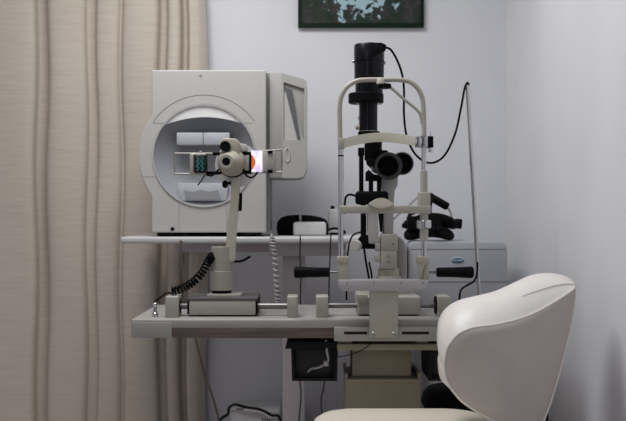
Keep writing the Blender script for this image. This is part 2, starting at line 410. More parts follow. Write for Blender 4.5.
# mire arms: pairs of bars closed by an end loop
def bars(x_in, x_out, yu0, yu1, yl0, yl1, Y):
    m = MB()
    r = L(1.0, Y)
    m.tube([P(x_in, yu0, Y), P(x_out, yu1, Y), P(x_out + (.4 if x_out > x_in else -.4), (yu1 + yl1) / 2, Y), P(x_out, yl1, Y), P(x_in, yl0, Y)], r, 8)
    return m
ya = yh + .01
bars(222, 175, 153.4, 153.4, 173.8, 173.8, ya).build('mire_arm', 'steel', K)
bars(243, 281.8, 152.6, 149.6, 173.2, 171.8, ya).build('mire_arm', 'steel', K)
MB().pbox(212.5, 152.2, 221, 155.3, ya - .008, .014, .001).build('arm_clamp', 'black', K); MB().pbox(207, 171.3, 221, 174.4, ya - .008, .014, .001).build('arm_clamp', 'black', K)
MB().pbox(243, 151.8, 251, 155.2, ya - .008, .014, .001).build('arm_clamp', 'black', K); MB().pbox(243, 170.6, 251, 174, ya - .008, .014, .001).build('arm_clamp', 'black', K)
# left mire with dark screen
lm = MB().pbox(189.5, 153, 206, 174.8, ya - .028, .04, .006, 3).build('mire_housing', 'cream', K)
MB().pbox(193, 153.6, 207.3, 173.4, ya - .034, .022, .008, 4).build('mire_screen', 'screen', lm)
g = MB()
for off in (0, 4.6):
    for da in (0,):
        zz = [P(197.6 + off + (1.1 if k % 2 else -.9) * (1 if off else 1), 156.6 + k * 2.35, ya - .0348) for k in range(7)]
        g.tube(crv(zz, 4), L(.42, ya), 6)
gl = g.build('mire_lines', 'green', lm)
MB().cyl(P(200.5, 153.6, ya - .015), P(200.5, 150.8, ya - .015), .004).build('mire_button', 'cream', lm)
MB().tube(crv([P(206, 174.5, ya - .012), P(212, 175.5, ya - .02), P(217, 171, ya - .02), P(221, 168, ya)], 6), .003).tube(crv([P(205, 175, ya), P(201, 181, ya + .02), P(198, 185, ya + .03)], 5), .0022).build('mire_cable', 'black', lm)
# right mire, lit
rm = MB().pbox(262, 151.8, 275.5, 171.8, ya - .012, .022, .003).build('mire_housing', 'peri_dark', K)
MB().pbox(251.3, 150.6, 262.2, 171.6, ya - .02, .014, .001).build('lit_mire', 'mire', rm)
oz = [(X(250.6, ya - .022) , Z(171, ya - .022)), (X(250.6, ya - .022), Z(153.8, ya - .022))] + [(X(251 + 4.6 * math.sin(PI * t / 10), ya - .022), Z(153.8 + 17 * t / 10, ya - .022)) for t in range(1, 10)]
MB().prism(oz, ya - .0225, ya - .019).build('orange_mire', 'orange', rm)
MB().pbox(249, 154.2, 251.5, 171, ya - .024, .02, .001).build('mire_shade', 'black', rm)
MB().pbox(244, 155, 249.3, 170.5, ya - .014, .02, .002).build('mire_lamp_case', 'peri', rm)
MB().pbox(267.5, 150.6, 272.5, 153.6, ya - .016, .026, .001).build('mire_clip', 'black', rm); MB().pbox(267.5, 169.6, 272.5, 173, ya - .016, .026, .001).build('mire_clip', 'black', rm)
MB().tube(crv([P(243, 168, ya - .02), P(246, 175, ya - .02), P(251, 177.5, ya - .02), P(256, 174.5, ya - .015), P(257.5, 171, ya - .01)], 6), .003).build('mire_cable', 'black', rm)
# coiled cord from the pedestal to the socket post
ctr = crv([P(212, 256, yk - .02), P(208, 262, yk - .03), P(202, 273, yk - .05), P(193, 282, 2.97), P(183, 288, 2.95), P(172, 291.5, 2.94)], 40)
coil = []
for i, p in enumerate(ctr):
    t = (ctr[min(i+1, len(ctr)-1)] - ctr[max(i-1, 0)]).normalized(); u = t.orthogonal().normalized(); v = t.cross(u)
    ph = i / 40 * 2 * PI * 3.6
    coil.append(p + .0115 * (u * math.cos(ph) + v * math.sin(ph)))
tail = crv([coil[-1], P(167, 293, 2.935), P(161, 297, 2.932), Vector((pz.x, 2.93, ZT + .045)), Vector((pz.x, 2.93, ZT + .030))], 6)
MB().tube(coil + tail[1:], .0029, 7).build('coiled_cord', 'black', K)
MB().ell(P(211, 257, yk - .02), .010, .012, .016).build('cord_plug', 'black', K)
MB().tube(crv([P(232, 261, yk), P(239, 261.5, yk), P(245, 259.5, yk + .02), P(250, 256.5, yk + .04)], 6), .004).build('side_cable', 'black', K)

# ------------------------------------------------------------------ headrest with chin rest
YH = 2.84
HR = thing('headrest', (X(383, 2.82), 2.82, ZT - .05), 'chrome and cream patient headrest with chin cup and black grips at the table edge', 'headrest')
MB().pbox(369.5, 284, 398.5, 338, 2.812, .016, .004, 3).build('bracket', 'cream', HR)
for px in (373.5, 394): MB().cyl(P(px, 334, 2.8125), P(px, 334, 2.812) + Vector((0, -.004, 0)), L(2.2, 2.8), n=16).build('bolt', 'steel', HR)
bb = MB().pprism([(338.5, 280), (428.5, 280), (428.5, 287.5), (425, 291), (342, 291), (338.5, 287.5)], YH - .037, .057, .002).build('base_bar', 'bar', HR)
for px in (347, 374, 401, 423): MB().cyl(P(px, 283, YH - .037), P(px, 283, YH - .037) + Vector((0, -.002, 0)), L(.9, YH), n=12).build('screw', 'seam', bb)
for x0, x1, hx in ((337, 349, -1), (417.5, 429.5, 1)):
    so = MB().pbox(x0 + 1, 263, x1 - .3, 280.5, YH - .016, .034, .002).pbox(x0, 256.5, x1, 264, YH - .018, .038, .003).build('post_socket', 'ivory', HR)
# left and right posts
xp, xq = X(340.8, YH), X(424, YH)
MB().cyl((xp, YH, Z(258, YH)), (xp, YH, Z(138, YH)), L(2.7, YH)).build('post', 'chrome', HR)
rp_ = MB().cyl((xq, YH, Z(258, YH)), (xq, YH, Z(138, YH)), L(2.5, YH)).build('post', 'chrome', HR)
MB().cyl((xp, YH, Z(156.6, YH)), (xp, YH, Z(154.9, YH)), L(3.1, YH)).build('height_mark', 'black', HR)
MB().cyl((xq, YH, Z(241, YH)), (xq, YH, Z(170.5, YH)), L(4.3, YH), L(3.5, YH)).build('height_sleeve', 'cream', HR)
MB().cyl((xq, YH, Z(228.5, YH)), (xq, YH, Z(220, YH)), L(7.2, YH), bev=.003).build('height_ring', 'chrome', HR)
# chin bar
MB().pprism([(340, 205.5), (431, 205.5), (431, 213.5), (340, 213.5)], YH - .018, .02, .003, 3).pbox(418.5, 192, 430.5, 214, YH - .016, .032, .004, 3).build('chin_bar', 'cream', HR)
cc = []
for i in range(17):
    t = i / 16; cc.append((X(368.5 + 25 * t, YH-.03), Z(204.3 - 6.3 * math.sin(PI * t) ** .9, YH-.03)))
low = [(X(368.5 + 25 * t, YH-.03), Z(204.3 + 4.2 * math.sin(PI * t), YH-.03)) for t in [k / 8 for k in range(7, 0, -1)]]
MB().prism(cc + low, YH - .05, YH - .012, .003, 2).build('chin_cup', 'band', HR)
# arch tube
arch = [P(340, 142, YH), P(339.8, 120, YH), P(339.6, 108, YH), P(341.5, 96, YH), P(347.5, 86.5, YH), P(357, 81, YH), P(368, 79.8, YH), P(385, 79.8, YH), P(398, 79.8, YH), P(409, 81.5, YH), P(417.5, 88, YH), P(422.3, 98, YH), P(423.5, 110, YH), P(424, 125, YH), P(424.2, 142, YH)]
MB().tube(crv(arch, 8), L(2.45, YH), 14).build('arch', 'cream', HR)
# forehead band: bows away in plan and rises slightly in the middle
bl = []
for i in range(25):
    t = i / 24; px = 343 + 73 * t
    yy = YH + .035 * math.sin(PI * t); pc = 143.6 - 7.5 * math.sin(PI * min(1, t * 1.12) ) ** .7 if t < .89 else 141.5
    pc = 143.4 + (141.4 - 143.4) * t - 6.0 * math.sin(PI * t)
    bl.append((X(px, YH), yy, pc))
m = MB(); loop = []
for (x, y, pc) in bl:
    zt_, zb_ = Z(pc - 4.7, YH), Z(pc + 4.7, YH)
    loop.append([Vector((x, y - .003, zb_)), Vector((x, y - .0045, (zt_ + zb_) / 2)), Vector((x, y - .003, zt_)), Vector((x, y + .003, zt_)), Vector((x, y + .003, zb_))])
R = m.strip(loop); m.bm.faces.new(R[0]); m.bm.faces.new(R[-1][::-1])
m.build('forehead_band', 'band', HR)
MB().pbox(415.5, 136.5, 421, 147, YH - .014, .028, .002).pbox(420, 135.5, 428, 147.5, YH - .012, .024, .003).build('band_clamp', 'chrome', HR)
MB().pbox(338, 138, 344.5, 149, YH - .012, .024, .003).build('band_clamp', 'cream', HR)
fl = MB().pbox(426.5, 136, 433.5, 147.5, YH - .01, .026, .002).build('lamp_mount', 'black', HR)
MB().cyl(P(430.5, 147, YH), P(430.5, 152.3, YH), L(2, YH)).build('lamp_tip', 'chrome', fl)
MB().cyl(P(430.5, 137, YH), P(430.5, 131.5, YH), L(.5, YH)).build('mount_pin', 'chrome', fl)
# fixation arm under the arch
MB().cyl(P(381, 84.3, YH - .008), P(381, 78.6, YH - .008), L(4.6, YH), L(4.0, YH)).build('fixation_knob', 'cream', HR)
MB().cyl(P(384.5, 88.5, YH), P(384.5, 84, YH), L(6.8, YH)).build('fixation_pivot', 'black', HR)
MB().tube(crv([P(388, 86, YH), P(393, 89.5, YH), P(405, 100, YH), P(416, 109, YH), P(420.5, 115, YH), P(422, 124, YH)], 6), L(1.5, YH), 10).build('fixation_arm', 'cream', HR)
# hand grips
for a, b, c in ((338, 329.5, 294), (429, 436.5, 473.5)):
    MB().cyl(P(a, 272.3, YH), P(b, 272.3, YH), L(1.3, YH), n=16).build('grip_rod', 'dark_steel', HR)
    A, B = P(b, 272.3, YH), P(c, 272.3, YH); l = (B - A).length
    MB().lathe(A, B, [(0, L(4, YH)), (.003, L(4.7, YH)), (l * .5, L(5.1, YH)), (l - .008, L(5.9, YH)), (l - .002, L(5.4, YH)), (l, L(4, YH))], 28).build('grip', 'black', HR)
MB().tube(crv([P(426, 265, YH - .017), P(423.5, 271, YH - .018), P(423, 279, YH - .018)], 5), .0016, 8).build('socket_wire', 'brown', HR)

# ------------------------------------------------------------------ slit lamp
YS = 3.0
SL = thing('slit_lamp', (X(385, 3.05), 3.05, ZT), 'black and cream slit lamp microscope standing behind the headrest', 'eye instrument')
MB().box((X(357.5, 2.94), 2.94, ZT + .004), (X(421, 2.94), 3.14, Z(296.5, 2.94)), .006, 3).build('carriage', 'cream', SL)
MB().box((X(364, 2.99), 2.95, ZT), (X(414, 2.99), 3.14, ZT + .006), 0).build('carriage_pad', 'rubber', SL)
MB().pbox(357.5, 294.5, 367.5, 303, 2.93, .05, .002).build('carriage_stop', 'cream', SL)
yq = 3.04
xb = X(388.5, yq)
MB().cyl((xb, yq, Z(299, yq)), (xb, yq, Z(276, yq)), L(14, yq), L(12.5, yq), n=40).build('base_drum', 'cream', SL)
MB().cyl((xb, yq, Z(277, yq)), (xb, yq, Z(268, yq)), L(10.5, yq), n=40, bev=.003).build('arm_bearing', 'ivory', SL)
st = MB().pbox(381, 251, 397, 269, 3.0, .06, .003, 3).pbox(381.3, 234, 398, 251.5, 3.0, .06, .004, 3).build('stem_block', 'cream', SL)
for py in (256, 262): MB().cyl(P(388.5, py, 3.0), P(388.5, py, 3.0) + Vector((0, -.003, 0)), L(1.2, 3.0), n=14).build('stem_screw', 'seam', st)
MB().cyl(P(393, 244, 3.0), P(393, 244, 3.0) + Vector((0, -.003, 0)), L(1.0, 3.0), n=14).build('stem_screw', 'seam', st)
MB().pprism([(383, 238), (393.5, 238), (393.5, 190), (398, 186), (398, 175), (381, 175), (381, 186), (384, 190)], yq - .005, .05, .004, 3).build('microscope_column', 'peri', SL)
MB().pprism([(397, 282), (406.5, 282), (407, 248), (404, 240), (397.5, 236)], yq + .03, .06, .006, 3).build('rear_arm', 'peri_dark', SL)
for i, py in enumerate((236.5, 245, 255.5)):
    MB().pbox(375.2, py, 380.8, py + 6.5, 3.005, .04, .003).build('angle_stop', 'cream', SL)
# illumination tower
xt = X(369.5, YS); yt = YS + .02
lp = MB()
MB().lathe((xt, yt, Z(104, yt)), (xt, yt, Z(43, yt)), [(0, L(13, yt)), (0.003, L(13.6, yt)), (L(25, yt), L(13.8, yt)), (L(25.5, yt), L(14.8, yt)), (L(41, yt), L(15, yt)), (L(41.3, yt), L(14.5, yt)), (L(42, yt), L(14.5, yt)), (L(42.3, yt), L(15.2, yt)), (L(58.2, yt), L(15.2, yt)), (L(59.2, yt), L(14.4, yt)), (L(59.6, yt), L(12, yt)), (L(59.6, yt), 0)], 48).build('lamp_housing', 'black_gloss', SL)
lf = MB().cyl((X(366, yt), yt, Z(103.5, yt)), (X(366, yt), yt, Z(93.5, yt)), L(17.6, yt), n=48, bev=.003).build('lamp_flange', 'black', SL)
for px, py in ((353.6, 61.5), (384.5, 63)): MB().ell(P(px, py, yt), .005, .005, .005, 12, 8).build('housing_screw', 'chrome', SL)
MB().pprism([(372, 57), (379, 52.5), (386, 50), (386.5, 44.5), (381, 42.3), (374, 43), (373, 50)], yt - .05, .03, .003).build('cable_joint', 'black', SL)
MB().cyl((X(368.3, yt), yt, Z(131, yt)), (X(368.3, yt), yt, Z(102, yt)), L(9.2, yt), n=40).build('slit_tube', 'black_gloss', SL)
MB().cyl((X(368.5, yt), yt, Z(132, yt)), (X(368.5, yt), yt, Z(129.8, yt)), L(8.6, yt), n=36).build('tube_ring', 'chrome', SL)
MB().cyl((X(369, yt), yt, Z(135, yt)), (X(369, yt), yt, Z(131.6, yt)), L(11, yt), n=36).build('tube_flange', 'black', SL)
MB().cyl(P(360, 127, yt - .01), P(355.5, 127.3, yt - .01), L(2.6, yt)).cyl(P(359, 118, yt - .02), P(358, 118, yt - .02), L(2, yt)).build('slit_knob', 'ivory', SL)
MB().cyl((X(371.5, yt), yt, Z(158, yt)), (X(371.5, yt), yt, Z(134, yt)), L(6.5, yt)).pbox(365, 143, 381, 160, yt - .018, .04, .004).pbox(377.5, 139, 382, 158, yt - .01, .03, .003).build('prism_tower', 'black', SL)
MB().pprism([(366, 158), (376, 158), (380, 172), (372, 169), (367, 164)], yt - .025, .03, .002).build('mirror_holder', 'black', SL)
MB().pprism([(371, 166), (377.5, 170), (376.5, 174), (371.5, 171.5)], yt - .027, .004, 0).build('mirror', 'chrome', SL)
MB().pprism([(366, 181), (366, 172), (369, 169.5), (374, 175), (381.5, 175), (381.5, 181)], yt - .02, .04, .002).build('lower_yoke', 'black', SL)
MB().pbox(358.3, 147.5, 364.3, 156, yt - .012, .03, .003).pbox(359.3, 154, 363.6, 192, yt - .01, .026, .002).pbox(369, 179, 373.3, 193, yt - .01, .024, .002).pbox(377.3, 179, 381.2, 193, yt - .01, .024, .002).build('tower_pillars', 'black', SL)
MB().pbox(356, 191, 388.5, 204.5, yt - .03, .07, .010, 4).build('roller_block', 'black', SL)
MB().pbox(361, 203, 366.3, 238, yt - .008, .03, .002).pprism([(358.8, 249), (358.8, 239), (362, 235), (368, 235), (375.3, 245.5), (375.3, 249)], yt - .012, .04, .002).build('tower_arm', 'black', SL)
MB().pprism([(368, 204), (377.5, 204), (379, 243.5), (369, 244), (367.5, 225)], yt - .016, .045, .004, 3).build('swing_arm', 'peri', SL)
MB().pprism([(377.5, 204), (384, 204), (382.5, 232), (380.5, 232)], yt, .02, .001).build('arm_wedge', 'black', SL)
MB().cyl(P(357, 245.5, yt - .02), P(354.5, 245.8, yt - .045), L(5.3, yt), n=30).build('centring_knob', 'peri', SL)
MB().tube(crv([P(364, 248, yt), P(366, 262, yt), P(369, 278, yt), P(370, 285, yt + .02)], 6), .0035).tube(crv([P(369, 262, yt - .01), P(371.5, 274, yt - .01), P(372, 284, yt + .02)], 6), .003).build('tower_cable', 'black', SL)
MB().tube(crv([P(356, 196, yt), P(350, 194.5, yt), P(346, 197, yt), P(344.8, 204, yt), P(344.8, 214, yt)], 6), .0035).build('roller_cable', 'black', SL)
MB().tube(crv([P(361, 232, yt), P(354, 234.5, yt), P(350, 241, yt - .01), P(347.5, 255, yt), P(346.5, 268, yt), P(346.5, 300, yt)], 6), .0028).build('knob_cable', 'black', SL)
MB().cyl(P(394, 219, yt + .02), P(420, 195.5, yt + .12), .0035, n=12).build('support_rod', 'steel', SL)
# microscope barrels facing the patient
a = P(392, 166, 3.055); b = P(388, 166, 2.95); l = (b - a).length
MB().lathe(a, b, [(0, L(9, YS)), (0, L(10, YS)), (.04, L(11, YS)), (.055, L(13.2, YS)), (l - .004, L(13.6, YS)), (l, L(13, YS)), (l, L(10.2, YS)), (l - .02, L(8.8, YS)), (l - .03, L(6.5, YS)), (l - .032, 0)], 48).build('objective_barrel', 'black', SL)
MB().lathe(a, b, [(l - .006, L(10.4, YS)), (l + .001, L(10.4, YS)), (l + .001, L(13, YS)), (l - .006, L(13.65, YS)), (l - .006, L(10.4, YS))], 48, caps=False).build('barrel_face', 'dark_case', SL)
a = P(403, 163, 3.11); b = P(402, 163.5, 3.01); l = (b - a).length
MB().lathe(a, b, [(0, L(8, YS)), (0, L(10, YS)), (.06, L(10.5, YS)), (l, L(10.8, YS)), (l, L(9.2, YS)), (l - .02, L(8, YS)), (l - .022, 0)], 44).build('rear_barrel', 'black', SL)
MB().lathe(a, b, [(l - .030, L(10.3, YS)), (l - .030, L(11.7, YS)), (l - .012, L(11.7, YS)), (l - .012, L(10.3, YS)), (l - .030, L(10.3, YS))], 44, caps=False).build('barrel_rim', 'steel', SL)
MB().pbox(380, 150, 388, 162, 3.03, .05, .004).build('barrel_mount', 'black', SL)

# ------------------------------------------------------------------ cable pole and lamp cable
yr = 3.2
PL = thing('cable_pole', (X(480, yr), yr, ZT), 'thin chrome cable pole rising from the instrument table beside the white chair', 'pole')
pb_ = Vector((X(479.8, yr), yr, ZT)); ptop = P(467.3, 85, yr - .02)
MB().cyl(pb_, pb_ + Vector((0, 0, .012)), .02).build('pole_foot', 'chrome', PL)
MB().cyl(pb_ + Vector((0, 0, .01)), ptop, L(2.0, yr), n=16).build('pole_tube', 'chrome', PL)
cb = [P(386, 47.5, yt - .035), P(391, 50, yt - .03), P(397, 60, yt), P(402, 74, yt + .02), P(404, 90, yt + .04), P(404, 115, yt + .06), P(407, 137, yt + .08), P(416, 155, yt + .1), P(430, 163, yt + .12), P(444, 156, yt + .13), P(455, 134, yt + .14), P(461, 108, yt + .15), P(464.5, 89, yt + .155), P(467.3, 82.8, yt + .16), P(468.8, 85, yt + .17)]
cab = MB()
cab.tube(crv(cb, 8), L(1.15, yt), 10)
tag(cab.build('power_cable', 'black'), 'black cable looping from the lamp housing to the top of the chrome pole', 'cable')
c2 = MB(); c2.tube(crv([P(477.5, 262, yr - .012), P(477, 273, yr - .015), P(474, 281, yr - .02), P(466, 286, yr - .03), P(461, 290, yr - .04), P(459.5, 298, yr - .05), Vector((X(459.5, yr - .05), yr - .05, ZT + .004)), Vector((X(466, yr - .04), yr - .04, ZT + .004))], 8), L(1.0, yr), 10)
tag(c2.build('power_cable', 'black'), 'black cable running from the foot of the chrome pole to the tabletop', 'cable')

# ------------------------------------------------------------------ wall desk at the back
YD = 3.40; ZD = Z(237, YD)
D = thing('wall_desk', (X(294, 3.7), 3.7, 0), 'pale laminate desk against the back wall under the bowl instrument', 'desk')
MB().box((X(120, YD), YD, Z(243.6, YD)), (X(399, YD), 3.90, ZD), .008, 4).build('desk_top', 'desk', D)
MB().box((X(268, 3.5), 3.5, Z(256, 3.5)), (X(346, 3.5), 3.52, Z(243, YD)), .002).build('apron', 'deskleg', D)
MB().box((X(282.5, 3.56), 3.56, .05), (X(305, 3.56), 3.64, Z(243, YD)), .004).build('leg', 'deskleg', D)
MB().box((X(386, 3.56), 3.56, .05), (X(407, 3.56), 3.64, Z(243, YD)), .004).build('leg', 'deskleg', D)
for px in (282.5, 386): MB().box((X(px, 3.56), 3.44, 0), (X(px + 21, 3.56), 3.88, .05), .006).build('foot', 'deskleg', D)
MB().box((X(305, 3.58), 3.58, Z(352, 3.58)), (X(386, 3.58), 3.62, Z(344, 3.58)), .003).build('stretcher', 'deskleg', D)
MB().box((X(176, 3.86), 3.84, Z(252, 3.86)), (X(268, 3.86), 3.90, Z(243, YD)), .002).build('wall_rail', 'deskleg', D)

# ------------------------------------------------------------------ visual-field perimeter
YP = 3.44
V = thing('visual_field_perimeter', (X(205, 3.6), 3.62, ZD), 'large white bowl perimeter with side monitor on the wall desk', 'eye instrument')
cxp, cyp = 204.0, 156.0
def ang(n, r, cx=cxp, cy=cyp, Y=YP): return [(X(cx + r * math.cos(2*PI*k/n), Y), Z(cy - r * math.sin(2*PI*k/n), Y)) for k in range(n)]
NB = 96
circ = ang(NB, 51.2)
# front plate: outline mapped to the same number of points around the bowl opening
def outline(k):
    a = 2 * PI * k / NB; dx, dy = math.cos(a), -math.sin(a)
    x0, x1, y0, y1 = 151.8, 266.0, 70.0, 232.5
    ts = []
    if dx > 1e-9: ts.append((x1 - cxp) / dx)
    if dx < -1e-9: ts.append((x0 - cxp) / dx)
    if dy > 1e-9: ts.append((y1 - cyp) / dy)
    if dy < -1e-9: ts.append((y0 - cyp) / dy)
    t = min(ts)
    if dx < 0: t = max(t, 65.8)            # the rim bulges past the left edge
    return (cxp + t * dx, cyp + t * dy)
out = [outline(k) for k in range(NB)]
# snap nearest samples onto the corners
for c in ((151.8, 70), (266, 70), (266, 232.5), (151.8, 232.5)):
    k = min(range(NB), key=lambda q: (out[q][0]-c[0])**2 + (out[q][1]-c[1])**2); out[k] = c
outw = [(X(a, YP), Z(b, YP)) for a, b in out]
body = MB().ring_prism(outw, circ, YP, YP + .22)
bd = body.build('body', 'peri', V, smooth=30)
bv = bd.modifiers.new('edge', 'BEVEL'); bv.width = .004; bv.segments = 3; bv.limit_method = 'ANGLE'; bv.angle_limit = math.radians(60)
MB().box((X(154, YP), YP + .218, Z(229, YP)), (X(264, YP), YP + .40, Z(73, YP)), .02, 4).build('rear_case', 'peri', V)
# bowl interior
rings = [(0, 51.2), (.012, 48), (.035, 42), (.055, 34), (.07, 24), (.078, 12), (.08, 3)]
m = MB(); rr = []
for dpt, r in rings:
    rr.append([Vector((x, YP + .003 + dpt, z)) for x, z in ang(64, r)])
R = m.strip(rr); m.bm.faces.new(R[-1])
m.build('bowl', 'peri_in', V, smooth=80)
# raised rim ring around the opening and the canopy lip inside its top
lipo = []; lipi = []
for k in range(41):
    a = math.radians(155 - 130 * k / 40)
    x, y = cxp + 50.8 * math.cos(a), cyp - 50.8 * math.sin(a)
    t = k / 40
    lipo.append(Vector((X(x, YP), YP + .002, Z(y, YP))))
    x2, y2 = 161.5 + 87 * t, 126.5 - 9.5 * math.sin(PI * t) ** .8
    lipi.append(Vector((X(x2, YP), YP + .004, Z(y2, YP))))
m = MB(); A = lipo; B = lipi
midl = [(a + b) / 2 + Vector((0, .0, .006)) for a, b in zip(A, B)]
m.strip([A, midl, B, [p + Vector((0, .004, .004)) for p in B], [p + Vector((0, .006, .002)) for p in A]], closed=False)
m.build('canopy_lip', 'peri_lip', V, smooth=70)
MB().ring_prism(ang(NB, 51.4), ang(NB, 50.4), YP - .004, YP + .004).build('opening_edge', 'peri', V, smooth=30)
# visor seams
MB().tube([Vector((X(cxp + 61.2 * math.cos(math.radians(a)), YP), YP - .0002, Z(cyp - 61.2 * math.sin(math.radians(a)), YP))) for a in range(34, 147, 4)], L(.28, YP), 6).build('visor_seam', 'seam', V)
for pts in (((152.5, 122.8), (165.5, 122.8)), ((241, 122.8), (252, 122.8)), ((140.8, 176.5), (155.5, 176.5))):
    MB().tube([P(*p, YP - .0002) for p in pts], L(.3, YP), 6).build('case_seam', 'peri_dark', V)
for pts in (((179, 201), (179, 231)), ((226.5, 202), (226.5, 231))):
    MB().tube([P(*p, YP - .001) for p in pts], L(.25, YP), 6).build('case_seam', 'peri_dark', V)
MB().box((X(156, YP), YP + .02, ZD), (X(174, YP), YP + .06, Z(232, YP)), .002).box((X(240, YP), YP + .02, ZD), (X(256, YP), YP + .06, Z(232, YP)), .002).box((X(156, YP), YP + .32, ZD), (X(256, YP), YP + .38, Z(228, YP)), .002).build('feet', 'rubber', V)
MB().cyl(P(172.5, 229, YP), P(172.5, 229, YP) + Vector((0, -.004, 0)), L(1.9, YP), n=18).build('lock_button', 'black', V)
MB().cyl(P(200.5, 75, YP), P(200.5, 75, YP) + Vector((0, -.003, 0)), L(1.2, YP), n=16).build('sensor_dot', 'peri_dark', V)
# inside: upper shelf and patient chin tray
MB().pbox(176.5, 132.5, 203, 145, YP + .01, .06, .004).pbox(203.3, 132.5, 229.5, 145, YP + .01, .06, .004).build('head_pad', 'tray', V)
MB().pbox(155, 144.5, 252, 146, YP + .075, .01, .0005).build('bowl_divider', 'peri_dark', V)
MB().pprism([(177.8, 183), (227.5, 183), (226.8, 200.8), (178.3, 200.8)], YP + .006, .045, .002).build('chin_tray', 'tray', V)
sc = [(221, 199.6), (186, 199.6), (184, 189.5)] + [(184 + 17 * k / 8, 189.5 + 2.2 * math.sin(PI * k / 8)) for k in range(1, 9)] + [(201 + 17 * k / 8, 189.5 + 2 * math.sin(PI * k / 8)) for k in range(1, 9)]
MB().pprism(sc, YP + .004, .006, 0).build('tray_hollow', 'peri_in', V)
# side monitor unit
ym = YP + .02
mu = MB().pprism([(269.5, 72.5), (281, 72.6), (304, 79.3), (306.8, 82), (306.8, 168), (303, 176), (297, 177.8), (269.5, 177.8)], ym + .010, .30, .003).build('monitor_unit', 'peri_dark', V)
fo = [(281.5, 72.8), (304, 79.3), (306.8, 81.5), (306.8, 141), (306.8, 168), (303, 176.6), (297, 178), (282, 178)]
fi = [(283.7, 82), (304, 88.5), (304.3, 91), (304, 139), (302, 140), (296, 140), (290, 140), (283.7, 140)]
MB().ring_prism([(X(a, ym), Z(b, ym)) for a, b in fo], [(X(a, ym), Z(b, ym)) for a, b in fi], ym, ym + .02).build('monitor_front', 'monitor_grey', mu, smooth=30)
MB().pprism([(284.3, 140.3), (284.3, 92), (291, 92), (303, 140.3)], ym + .004, .012, 0).build('screen_slope', 'peri', mu)
MB().pprism([(284.4, 86.5), (292.2, 90), (300.8, 139.6), (297.6, 139.6)], ym + .001, .006, 0).build('screen', 'lcd', mu)
MB().tube([P(287.5 + 2.4 * math.cos(t * PI / 8), 155 + 7 * math.sin(t * PI / 8), ym - .001) for t in range(16)], L(.8, ym), 8, closed=True).build('catch', 'peri', mu)
MB().pbox(266, 73, 269.7, 231, ym + .03, .2, .001).build('case_joint', 'seam', V)

# ------------------------------------------------------------------ small things on the desk
yz = 3.62
cs_ = thing('padded_case', (X(302, yz), yz + .06, ZD), 'black padded case lying on the desk behind the small white box', 'case')
m = MB()
top = [(276.5, 228), (277, 222), (281, 217.5), (288, 215.3), (298, 214.8), (310, 215.4), (320, 217), (326, 219.5), (328.5, 224), (328.5, 233.8), (325, 235.6), (279, 235.6), (276.8, 233)]
m.pprism(top, yz + .03, .12, .012, 4).build('case_body', 'blackfab', cs_)
MB().pbox(299, 213.6, 301.5, 222, yz + .02, .06, .002).build('case_clasp', 'steel', cs_)
wb = MB().box((X(293.5, yz), yz - .06, ZD), (X(326, yz), yz + .025, Z(222, yz - .06)), .010, 4).build('charger', 'whitebox')
tag(wb, 'small white rounded charger box in front of the black padded case', 'charger')
ds = thing('desk_instrument', (X(333, 3.75), 3.75, ZD), 'small cream desk instrument with black top knob right of the black case', 'instrument')
MB().box((X(325, 3.72), 3.72, ZD), (X(346, 3.72), 3.82, ZD + .016), .004).build('instrument_base', 'whitebox', ds)
MB().pprism([(327.5, 233), (328.5, 212), (330, 209), (337.5, 209), (339.5, 214), (344, 222), (344, 233)], 3.73, .07, .005, 3).build('instrument_body', 'whitebox', ds)
MB().cyl(P(332.5, 210, 3.76), P(332.5, 205.8, 3.76), L(2, 3.76)).build('top_knob', 'black', ds)
MB().tube(crv([P(326, 231, 3.7), P(333, 228.5, 3.695), P(341, 229.5, 3.695), P(345, 232.5, 3.70), Vector((X(339, 3.69), 3.69, ZD + .005)), Vector((X(330, 3.69), 3.69, ZD + .005))], 6), .0045).build('instrument_cord', 'black', ds)

# ------------------------------------------------------------------ hanging cords
def cord(name, pts, r, m, label, n=8, group=None):
    o = MB().tube(crv(pts, 8), r, n).build(name, m); tag(o, label, 'cord', group); return o
hang = []
cc_ = crv([Vector((X(271, YD), YD + .03, ZD + .006)), P(271.5, 235, YD - .012), P(272.5, 243, YD - .02), P(275, 256, YD - .015), P(276.5, 275, YD - .01), P(277.5, 292, YD - .005), P(278, 303, YD)], 40)
for i, p in enumerate(cc_):
    w = min(1, max(0, (i - 40) / 20)); ph = i / 40 * 2 * PI * 3.4
    hang.append(p + .0085 * w * Vector((math.cos(ph), math.sin(ph), 0)))
o = MB().tube(hang, .0032, 7).build('coiled_cord', 'greycord'); tag(o, 'grey coiled cord dangling over the desk edge below the bowl instrument', 'cord')
cord('cable', [Vector((X(181, 3.395), 3.392, ZD - .012)), P(180.5, 250, 3.40), P(182, 265, 3.42), P(185.5, 285, 3.44), P(190, 312, 3.46), P(197, 345, 3.50), P(205, 375, 3.55), P(214, 402, 3.60), P(218, 416, 3.63), P(219, 424, 3.65)], .0045, 'brown', 'brown cable hanging from the desk and running down behind the black coiled cord')
cord('cable', [P(300.3, 235.5, 3.39), P(300.2, 239, 3.385), P(300, 256, 3.40), P(301, 275, 3.42), P(300.5, 290, 3.44), P(300.5, 330, 3.47), P(299.5, 375, 3.49), P(301, 395, 3.5), P(298.5, 425, 3.5)], .0026, 'dark_case', 'thin dark cable hanging past the left headrest grip')
cord('cable', [P(331, 234.8, 3.39), P(330.6, 240, 3.385), P(330, 258, 3.40), P(329, 282, 3.42), P(328, 330, 3.45), P(324, 385, 3.47), P(321, 400, 3.48), P(323, 425, 3.48)], .0026, 'dark_case', 'thin dark cable hanging right of the left headrest grip')
